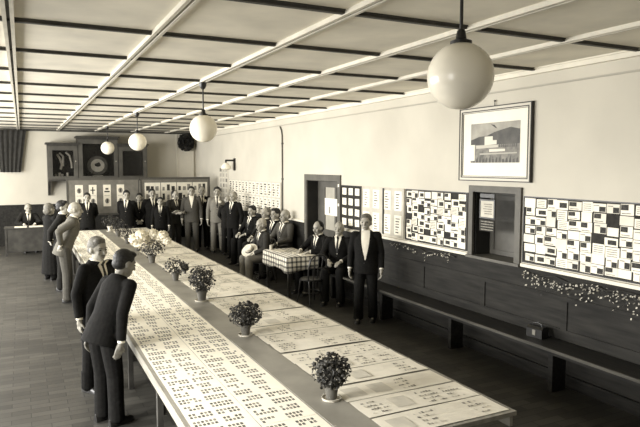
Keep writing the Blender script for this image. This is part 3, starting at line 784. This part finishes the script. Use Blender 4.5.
def chair(label, loc, rz):
    t = thing('bentwood_chair', label, 'chair', loc, rz)      # faces +Y
    b = MB(); b.lathe([(.19, .425), (.205, .435), (.205, .452), (.19, .46), (.005, .455)], 26); b.build('seat', chair_m, t, smooth=True)
    for sx in (-1, 1):
        b = MB(); b.tcap((sx * .14, .13, .43), (sx * .18, .19, .011), .017, .011); b.build('leg', chair_m, t, smooth=True)
        b = MB(); b.tcap((sx * .14, -.14, .43), (sx * .18, -.22, .011), .017, .011); b.build('leg', chair_m, t, smooth=True)
    b = MB(); b.tube([(.165 * math.cos(q * PI / 10), .165 * math.sin(q * PI / 10), .22) for q in range(21)], .009); b.build('stretcher', chair_m, t, smooth=True)
    b = MB(); b.tube([(-.16, -.14, .44), (-.185, -.19, .65), (-.17, -.22, .8), (-.1, -.24, .88), (0, -.245, .9), (.1, -.24, .88), (.17, -.22, .8), (.185, -.19, .65), (.16, -.14, .44)], .014); b.build('back_hoop', chair_m, t, smooth=True)
    b = MB()
    for k in (-.08, 0, .08): b.tcap((k * .9, -.17, .45), (k, -.24, .88), .008, .008, 8)
    b.tube([(-.185, -.19, .66), (0, -.215, .66), (.185, -.19, .66)], .01); b.build('back_spindles', chair_m, t, smooth=True)
    return t
chair('empty dark bentwood chair at the near end of the checked table', (4.48, 9.4, 0), R(8))
c2 = copy_tree(bpy.data.objects['bentwood_chair']); c2.location = (4.39, 11.55, 0); c2.rotation_euler.z = R(95); c2['label'] = 'dark chair under the seated man with a pale hat on his lap'
c3 = copy_tree(bpy.data.objects['bentwood_chair']); c3.location = (5.08, 10.31, 0); c3.rotation_euler.z = R(100); c3['label'] = 'dark chair under the man writing at the checked table'
c5 = copy_tree(bpy.data.objects['bentwood_chair']); c5.location = (.12, 19.0, 0); c5.rotation_euler.z = R(185); c5['label'] = 'dark chair under the man at the far left desk'
t = thing('writing_desk', 'dark desk with papers at the far left of the hall', 'desk', (.12, 18.3, 0))
b = MB(); b.box((-.6, -.32, .72), (.6, .32, .75)); b.build('desktop', leg_m, t)
b = MB(); b.box((-.56, -.3, .1), (.56, -.28, .72)); b.build('front_panel', leg_m, t)
for sx in (-1, 1):
    for sy in (-1, 1):
        b = MB(); b.box((sx * .56 - .025, sy * .29 - .025, 0), (sx * .56 + .025, sy * .29 + .025, .72)); b.build('leg', leg_m, t)
for i, (px, py, w, l, lab) in enumerate([(-.08, 18.2, .3, .4, 'white paper lying on the left of the far desk'), (.3, 18.22, .35, .42, 'white paper in the middle of the far desk'), (.58, 18.2, .2, .4, 'white paper lying on the right of the far desk')]):
    b = MB(); b.box((-w/2, -l/2, 0), (w/2, l/2, .006)); tag(b.build('paper', paper, None, (px, py, .7505)), lab, 'paper')

# ------------------------------------------------------------------ people
def ik(S, W, pole, a, c):
    S = Vector(S); W = Vector(W); d = W - S; L = min(d.length, (a + c) * .985); dn = d.normalized(); W = S + dn * L
    x = (a * a - c * c + L * L) / (2 * L); h = math.sqrt(max(0, a * a - x * x)); p = Vector(pole); p = (p - dn * p.dot(dn)).normalized()
    return S + dn * x + p * h, W
def add_hand(b, w, d, n, side):
    d = d.normalized(); n = (n - d * n.dot(d)).normalized(); l = d.cross(n).normalized() * side    # l towards the thumb
    b.tcap(w - d * .02, w + d * .03, .027, .03, 8)
    for k, (off, L, r) in enumerate(((.027, .074, .0088), (.009, .084, .0092), (-.010, .078, .0088), (-.028, .060, .0080))):
        base = w + l * off * .8 + d * .02; kn = w + l * off * 1.1 + d * (.088 - abs(off) * .2)
        b.tcap(base, kn, .0145, .012, 8)
        m1 = kn + (d * .86 + n * .35).normalized() * L * .52; m2 = m1 + (d * .55 + n * .8).normalized() * L * .46
        b.tcap(kn, m1, r + .001, r, 8); b.tcap(m1, m2, r, r * .85, 8)
    tb = w + l * .022 + d * .022; t1 = tb + (l * .75 + d * .6 + n * .3).normalized() * .042; t2 = t1 + (l * .25 + d * .95 + n * .35).normalized() * .032
    b.tcap(tb, t1, .0145, .0115, 8); b.tcap(t1, t2, .011, .009, 8)
ARMS = {'down': ((.255, .05, .885), (.4, -1, 0), (.0, .12, -1), (-1, .25, 0)),
        'behind': ((.07, -.20, .97), (1, -.35, 0), (-.8, -.05, -.35), (0, 1, .1)),
        'front': ((.075, .19, .95), (1, -.4, 0), (-.75, .1, -.5), (0, -1, 0)),
        'hold': ((.12, .33, 1.12), (.7, -.4, -.6), (-.4, .8, .05), (-.8, -.3, .4)),
        'hip': ((.2, -.06, 1.0), (.8, -.8, 0), (-.2, .1, -1), (-1, .2, 0)),
        'pocket': ((.215, .03, .90), (.6, -1, 0), (-.1, .15, -1), (-1, 0, 0)),
        'reach': ((.2, .50, 1.02), (.6, -.5, -.6), (0, .9, -.35), (0, -.3, -1)),
        'lap': ((.12, .31, 1.09), (.8, -.5, -.3), (-.35, .8, -.2), (-.1, -.1, -1)),
        'desk': ((.14, .38, 1.26), (.8, -.4, -.4), (-.4, .9, -.1), (0, 0, -1))}
def person(label, x, y, face, h, pose='stand', lean=0, head=(0, 0), arms=('down', 'down'), suit='dark', trous=None, hair='dark', style='full',
           neck='tie', seat=.46, vox=.0105, skin=None, mous=False, coat=0, rosette=False, wide=False, stance=.1, twist=0, group=None, step=0):
    k = h / 1.75 if pose == 'stand' else h / 1.33
    t = thing('person', label, 'person', (x, y, 0), -R(face), group)
    sm = SUITS[suit]; tm = SUITS[trous or suit]; sk = skin or skin_m
    if pose == 'stand':
        back = -.16 * math.sin(R(lean)); hip = Vector((0, back, .95 - .0 * abs(lean)))
        legs = [(Vector((s * .09, back, .95)), Vector((s * (stance + .005), back * .5 + .015 + s * step * .5, .5)), Vector((s * (stance + .015), -.02 + s * step, .085))) for s in (-1, 1)]
    else:
        sh = seat / k
        hip = Vector((0, -.06, sh + .10))
        legs = [(Vector((s * .09, -.06, sh + .09)), Vector((s * (stance + .03), .40, sh + .075)), Vector((s * (stance + .04), .40 + s * step, .085))) for s in (-1, 1)]
    T = Matrix.Translation(hip) @ Matrix.Rotation(R(twist), 4, 'Z') @ Matrix.Rotation(-R(lean), 4, 'X') @ Matrix.Translation((0, 0, -.95))
    Hd = T @ Matrix.Translation((0, -.01, 1.5)) @ Matrix.Rotation(-R(head[0]), 4, 'Z') @ Matrix.Rotation(-R(head[1]) + R(lean) * .5, 4, 'X') @ Matrix.Scale(1.13, 4) @ Matrix.Translation((0, .01, -1.528))
    arm = []
    for s, a in zip((-1, 1), arms):
        W, pole, hd, hn = ARMS[a]
        mir = lambda v: Vector((v[0] * s, v[1], v[2]))
        S = Vector((s * .185, 0, 1.425)); El, Wr = ik(S, mir(W), mir(pole), .295, .265)
        arm.append((s, T @ S, T @ El, T @ Wr, T.to_3x3() @ mir(hd), T.to_3x3() @ mir(hn)))
    # body: one continuous surface, head to feet
    b = MB(k=k)
    b.M = T
    b.loft([((0, 0, .88), .13, .09), ((0, 0, .95), .15, .1), ((0, .005, 1.1), .135, .095), ((0, .005, 1.25), .16, .105), ((0, 0, 1.38), .165, .095), ((0, -.01, 1.46), .09, .06)])
    b.tcap((0, -.02, 1.42), (0, -.005, 1.56), .062, .055)
    b.M = Hd
    b.ell((0, -.012, 1.655), (.076, .096, .098)); b.ell((0, .022, 1.585), (.056, .066, .062)); b.ell((0, .05, 1.552), (.03, .034, .026)); b.ell((0, .04, 1.62), (.058, .045, .05))
    b.tcap((0, .084, 1.648), (0, .104, 1.612), .009, .0145, 8); b.tcap((-.035, .071, 1.668), (.035, .071, 1.668), .012, .012, 8)
    b.tcap((-.016, .078, 1.573), (.016, .078, 1.573), .011, .011, 8)
    for s in (-1, 1): b.ell((s * .077, -.008, 1.628), (.012, .026, .034), 10, 6); b.ell((s * .036, .062, 1.612), (.022, .022, .022), 10, 6)
    b.M = None
    for s, S, El, Wr, hd, hn in arm:
        b.tcap(S, El, .052, .042); b.tcap(El, Wr, .042, .028); add_hand(b, Wr + hd.normalized() * .03, hd, hn, s if True else 1)
        b.tcap(Wr, Wr + hd.normalized() * .03, .027, .025)
    for hp, kn, an in legs:
        b.tcap(hp, kn, .085, .055); b.tcap(kn, an, .055, .036); b.tcap(an - Vector((0, .03, .04)), an + Vector((0, .12, -.05)), .036, .028)
    link('body', b.remesh(.0078 if vox < .012 else .0095, 2), sk, t, smooth=True, angle=None)
    # trousers
    b = MB(k=k)
    for (hp, kn, an), s in zip(legs, (-1, 1)):
        lo = an + Vector((0, 0, -.035))
        b.tcap(hp, kn, .108, .082, 12); b.tcap(kn, lo + Vector((0, 0, .03)), .082, .074, 12); b.tcap(lo + Vector((0, 0, .2)), lo, .078, .08, 12, 0, True)
    b.M = T; b.loft([((0, -.005, .86), .13, .105), ((0, -.005, .93), .175, .122), ((0, 0, 1.04), .16, .115), ((0, 0, 1.1), .15, .108)])
    link('trousers', b.remesh(vox, 2), tm, t, smooth=True, angle=None)
    # jacket
    b = MB(k=k); b.M = T
    hem = coat if coat else (.80 if pose == 'stand' else .93)
    if coat: b.M = None; b.loft([((0, 0, coat), .26, .21), ((0, 0, .6), .225, .18), ((0, 0, .98), .19, .14)]); b.M = T; hem = .93
    b.loft([((0, -.005, hem), .205, .148), ((0, -.003, .97), .192, .142), ((0, .004, 1.1), .175, .13), ((0, .008, 1.26), .192, .138), ((0, .0, 1.37), .198, .125), ((0, -.012, 1.44), .15, .1), ((0, -.022, 1.50), .078, .074)], 24)
    b.M = None
    for s, S, El, Wr, hd, hn in arm:
        b.tcap(S + T.to_3x3() @ Vector((-s * .03, 0, -.015)), S + T.to_3x3() @ Vector((-s * .008, 0, -.012)), .072, .07, 12); b.tcap(S + T.to_3x3() @ Vector((0, 0, -.01)), El, .068, .058, 12); b.tcap(El, El.lerp(Wr, .6), .058, .05, 12); b.tcap(El.lerp(Wr, .4), El.lerp(Wr, .97), .052, .047, 12, 0, True)
    jm = b.remesh(vox, 2)
    link('jacket', jm, sm, t, smooth=True, angle=None)
    bv = BVHTree.FromPolygons([v.co.copy() for v in jm.vertices], [tuple(p.vertices) for p in jm.polygons])
    for s, S, El, Wr, hd, hn in arm:       # shirt cuffs
        b = MB(k=k); d = (Wr - El).normalized(); b.tcap(El.lerp(Wr, .93), Wr + d * .012, .036, .036, 12, 0, True); b.build('shirt_cuff', shirt_m, t, smooth=True)
    def patch(name, rows, m, off, nc=4, th=.006):
        fr, bk = [], []
        d = T.to_3x3() @ Vector((0, -1, 0))
        for z, xa, xb in rows:
            r1, r2 = [], []
            for j in range(nc + 1):
                xx = xa + (xb - xa) * j / nc; o = (T @ Vector((xx, .5, z))) * k
                hit = bv.ray_cast(o, d)[0]
                if hit is None or (hit - o).length > .5 * k: hit = (T @ Vector((xx, .1, z))) * k
                r1.append(hit - d * off); r2.append(hit - d * (off - th))
            fr.append(r1); bk.append(r2)
        b = MB(); b.rings([f + list(reversed(q)) for f, q in zip(fr, bk)]); return b.build(name, m, t, smooth=True, angle=60)
    if neck != 'none':
        zb = 1.03 if wide else 1.19; tw = .072 if wide else .066
        Z = [1.505 - (1.505 - zb) * q / 7 for q in range(8)]
        half = [max(.008, tw * (1 - (q / 7) ** (2.2 if wide else 1.2))) for q in range(8)]
        patch('shirt_front', [(z, -hw, hw) for z, hw in zip(Z, half)], shirt_m, .004)
        b = MB(k=k); b.M = Hd if False else T
        b.lathe([(.068, 1.48), (.073, 1.485), (.068, 1.522), (.060, 1.522), (.060, 1.48)], 20, 0, (0, -.014, 0), False); b.build('collar', shirt_m, t, smooth=True)
        if neck == 'tie': patch('tie', [(z, -w_, w_) for z, w_ in ((1.505, .018), (1.46, .02), (1.44, .012), (1.36, .018), (1.28, .022), (1.2, .024))], tie_m, .009, 2)
        if neck == 'bow': patch('bow_tie', [(1.505, -.05, .05), (1.485, -.02, .02), (1.465, -.05, .05)], shirt_m if suit in ('mid', 'grey') else tie_m, .014, 4, .012)
        for s in (-1, 1):
            patch('lapel', [(z, s * (hw + .002), s * (hw + wd)) for z, hw, wd in zip(Z, half, (.02, .035, .05, .055, .05, .04, .028, .012))], sm, .009, 3, .008)
        b = MB(k=1)
        d = T.to_3x3() @ Vector((0, -1, 0))
        for z in ((1.15, 1.05) if not wide else (.98,)):
            o = (T @ Vector((.012, .5, z))) * k; hit = bv.ray_cast(o, d)[0]
            if hit is not None: b.ell(hit - d * .002, (.009, .009, .009), 8, 5)
        if b.v: b.build('buttons', tie_m, t, smooth=True)
        if rosette:
            o = (T @ Vector((-.075, .5, 1.36))) * k; hit = bv.ray_cast(o, d)[0]
            if hit is not None:
                b = MB(); 
                for q in range(7):
                    a = q * 6.283 / 7; b.ell(hit - d * .016 + Vector((.024 * math.cos(a), 0, .024 * math.sin(a))), (.017, .012, .017), 8, 5)
                b.ell(hit - d * .02, (.014, .012, .014), 8, 5); b.build('rosette', shirt_m, t, smooth=True)
    # head details
    hm = dict(dark=hair_dark, grey=hair_grey, white=hair_white)[hair]
    b = MB(k=k); b.M = Hd
    if style == 'full': b.ell((0, -.026, 1.676), (.084, .096, .09), 20, 12); b.ell((0, -.05, 1.625), (.078, .066, .06), 16, 9); b.ell((.01, .028, 1.732), (.06, .045, .028), 14, 8)
    elif style == 'thin': b.ell((0, -.034, 1.668), (.0825, .088, .09), 20, 12); b.ell((0, -.05, 1.62), (.079, .062, .06), 16, 9)
    elif style == 'bald': b.ell((0, -.045, 1.625), (.081, .07, .05), 18, 10)
    elif style == 'long': b.ell((0, -.024, 1.672), (.088, .1, .094), 20, 12); b.ell((0, -.06, 1.60), (.085, .07, .08), 16, 9); b.ell((0, -.1, 1.6), (.05, .04, .05), 14, 8)
    link('hair', b.remesh(.008, 1), hm, t, smooth=True, angle=None)
    for s in (-1, 1):
        b = MB(k=k); b.M = Hd; b.ell((s * .034, .078, 1.643), (.0135, .009, .0065), 12, 8); b.build('eye', eye_m, t, smooth=True)
        b = MB(k=k); b.M = Hd; b.tcap((s * .018, .084, 1.664), (s * .05, .073, 1.666), .0045, .0035, 6); b.build('eyebrow', hair_dark if hair == 'dark' else hair_grey, t, smooth=True)
    b = MB(k=k); b.M = Hd; b.ell((0, .0865, 1.574), (.022, .006, .0055), 12, 6); b.build('mouth', lip_m, t, smooth=True)
    if mous:
        b = MB(k=k); b.M = Hd; b.tcap((0, .093, 1.592), (-.026, .082, 1.586), .008, .005, 8); b.tcap((0, .093, 1.592), (.026, .082, 1.586), .008, .005, 8); b.build('moustache', hm, t, smooth=True)
    for hp, kn, an in legs:
        b = MB(k=k); c = an
        prof = [(-.085, .028, .07), (-.06, .04, .09), (0, .042, .1), (.06, .044, .075), (.12, .048, .055), (.165, .042, .045), (.19, .02, .03)]
        rs = []
        for yy, hw, hh in prof:
            rs.append([(c.x + hw * math.cos(q * PI / 7), c.y + yy, .004 + hh * math.sin(q * PI / 7)) for q in range(8)] + [(c.x + hw * .9 * u, c.y + yy, .001) for u in (-.8, 0, .8)])
        b.rings(rs); b.build('shoe', shoe_m, t, smooth=True, angle=50)
    return t

# foreground left
person('man leaning over the table in front, dark hair, black suit, nearest', .68, 5.84, 62, 1.66, lean=24, head=(8, 10), arms=('down', 'down'), suit='black', style='full', skin=skin_tan, neck='none', twist=0, vox=.0095)
person('grey-haired man in black suit standing beside the leaning man, facing the camera', .66, 6.78, 142, 1.66, lean=7, head=(6, 4), arms=('down', 'down'), suit='black', hair='grey', style='full', mous=True, vox=.0095)
person('bald man in grey suit bending to the table, hands at hips', .68, 11.5, 96, 1.80, lean=20, head=(4, -4), arms=('hip', 'hip'), suit='grey', trous='mid', hair='white', style='bald')
person('dark-haired man behind the bald man in grey', .66, 12.6, 110, 1.74, lean=4, arms=('behind', 'behind'), suit='dark', style='full')
person('figure in long black coat at the left, grey hair', .5, 13.9, 60, 1.62, arms=('front', 'front'), suit='black', hair='grey', style='long', coat=.14, neck='none')
person('man in black suit standing alone at the far left table end', 1.53, 17.05, 186, 1.69, arms=('behind', 'behind'), suit='black')
person('man seated at the far left desk with papers', .12, 19.0, 176, 1.31, 'sit', lean=12, arms=('desk', 'desk'), suit='dark', hair='grey', style='thin', seat=.46)
# standing group at the far end
G = 'men standing at the far end'
person('first man from the left in the standing group, black suit', 2.52, 16.95, 200, 1.74, arms=('behind', 'behind'), suit='black', head=(-14, 4), group=G)
person('second man from the left in the standing group, half hidden', 2.92, 17.3, 192, 1.64, arms=('front', 'front'), suit='black', group=G)
person('third man from the left in the standing group, taller, black suit', 3.22, 17.04, 178, 1.77, arms=('down', 'behind'), suit='black', mous=True, group=G)
person('short young man in black at the middle front of the standing group', 3.36, 16.64, 196, 1.55, arms=('down', 'down'), suit='black', group=G)
person('man in charcoal suit holding a white paper in the standing group', 3.82, 16.95, 165, 1.73, arms=('hold', 'hold'), suit='charcoal', head=(-8, 12), style='thin', group=G)
person('tall man in grey suit with pale bow tie in the standing group', 4.24, 16.72, 194, 1.83, arms=('down', 'down'), suit='mid', neck='bow', group=G)
person('tall man in black suit with white rosette behind the pale grey suit', 4.66, 17.15, 192, 1.81, arms=('down', 'behind'), suit='black', style='thin', hair='dark', rosette=True, group=G)
person('man in the palest grey suit with a white rosette, standing', 4.86, 16.3, 198, 1.82, arms=('pocket', 'down'), suit='pale', rosette=True, mous=True, group=G)
person('short man in dark suit with rosette, second from right in standing group', 4.97, 15.72, 190, 1.60, arms=('behind', 'behind'), suit='dark', rosette=True, hair='grey', style='thin', group=G)
person('man in black suit at the right end of the standing group', 4.90, 15.0, 232, 1.74, arms=('down', 'behind'), suit='black', hair='grey', style='thin', head=(-8, 0), group=G)
# seated along the wall
G = 'men seated along the right wall'
person('moustached man on the far bench, leftmost of the seated men', 5.04, 14.1, 250, 1.36, 'sit', arms=('lap', 'lap'), suit='black', seat=.50, mous=True, head=(-10, 4), group=G)
person('grey-haired man on a chair with a pale hat on his lap', 4.40, 11.55, 264, 1.30, 'sit', lean=8, arms=('lap', 'lap'), suit='charcoal', trous='pale', seat=.46, hair='white', style='thin', head=(-6, 10), group=G)
person('man on the far bench half hidden behind the man with the hat', 5.05, 13.2, 255, 1.38, 'sit', arms=('lap', 'lap'), suit='dark', seat=.50, hair='grey', style='thin', group=G)
person('dark-haired man on the far bench, second from its near end', 5.04, 12.58, 250, 1.40, 'sit', arms=('lap', 'lap'), suit='black', seat=.50, group=G)
person('stout balding man on the near end of the far bench', 5.04, 12.02, 252, 1.42, 'sit', arms=('lap', 'lap'), suit='mid', trous='charcoal', seat=.50, hair='grey', style='bald', group=G)
person('man in black writing at the checked table before the door', 5.09, 10.32, 254, 1.33, 'sit', lean=8, arms=('desk', 'desk'), suit='black', seat=.46, head=(-6, 6), style='thin', mous=True, group=G)
person('balding man in black seated at the far end of the near bench', 5.05, 9.48, 222, 1.34, 'sit', arms=('lap', 'lap'), suit='black', seat=.50, hair='grey', style='bald', group=G)
person('grey-haired man in black with wide white shirt front standing by the pale board', 4.72, 7.95, 216, 1.67, arms=('down', 'down'), suit='black', hair='grey', style='full', head=(8, 2), neck='plain', wide=True, skin=skin_m, vox=.0095, step=.06)

t = thing('brimmed_hat', 'pale round hat resting on the lap of the seated grey-haired man', 'hat', (4.10, 11.53, .70), 0)
b = MB(); b.lathe([(.17, .0), (.172, .006), (.1, .012), (.09, .012), (.085, .0)], 26, cap=False); b.build('brim', straw_m, t, smooth=True)
b = MB(); b.lathe([(.092, .008), (.088, .09), (.07, .105), (.004, .1)], 26); b.build('crown', straw_m, t, smooth=True)
b = MB(); b.lathe([(.0935, .012), (.0915, .04), (.088, .04), (.088, .012)], 26, cap=False); b.build('band', tie_m, t, smooth=True)
t.rotation_euler = (R(25), R(-35), 0)
b = MB(); b.box((-.07, -.1, 0), (.07, .1, .004)); o = tag(b.build('paper', paper, None, (3.75, 16.5, 1.15)), 'white paper held by the man in charcoal suit', 'paper'); o.rotation_euler = (R(-25), R(8), R(20))
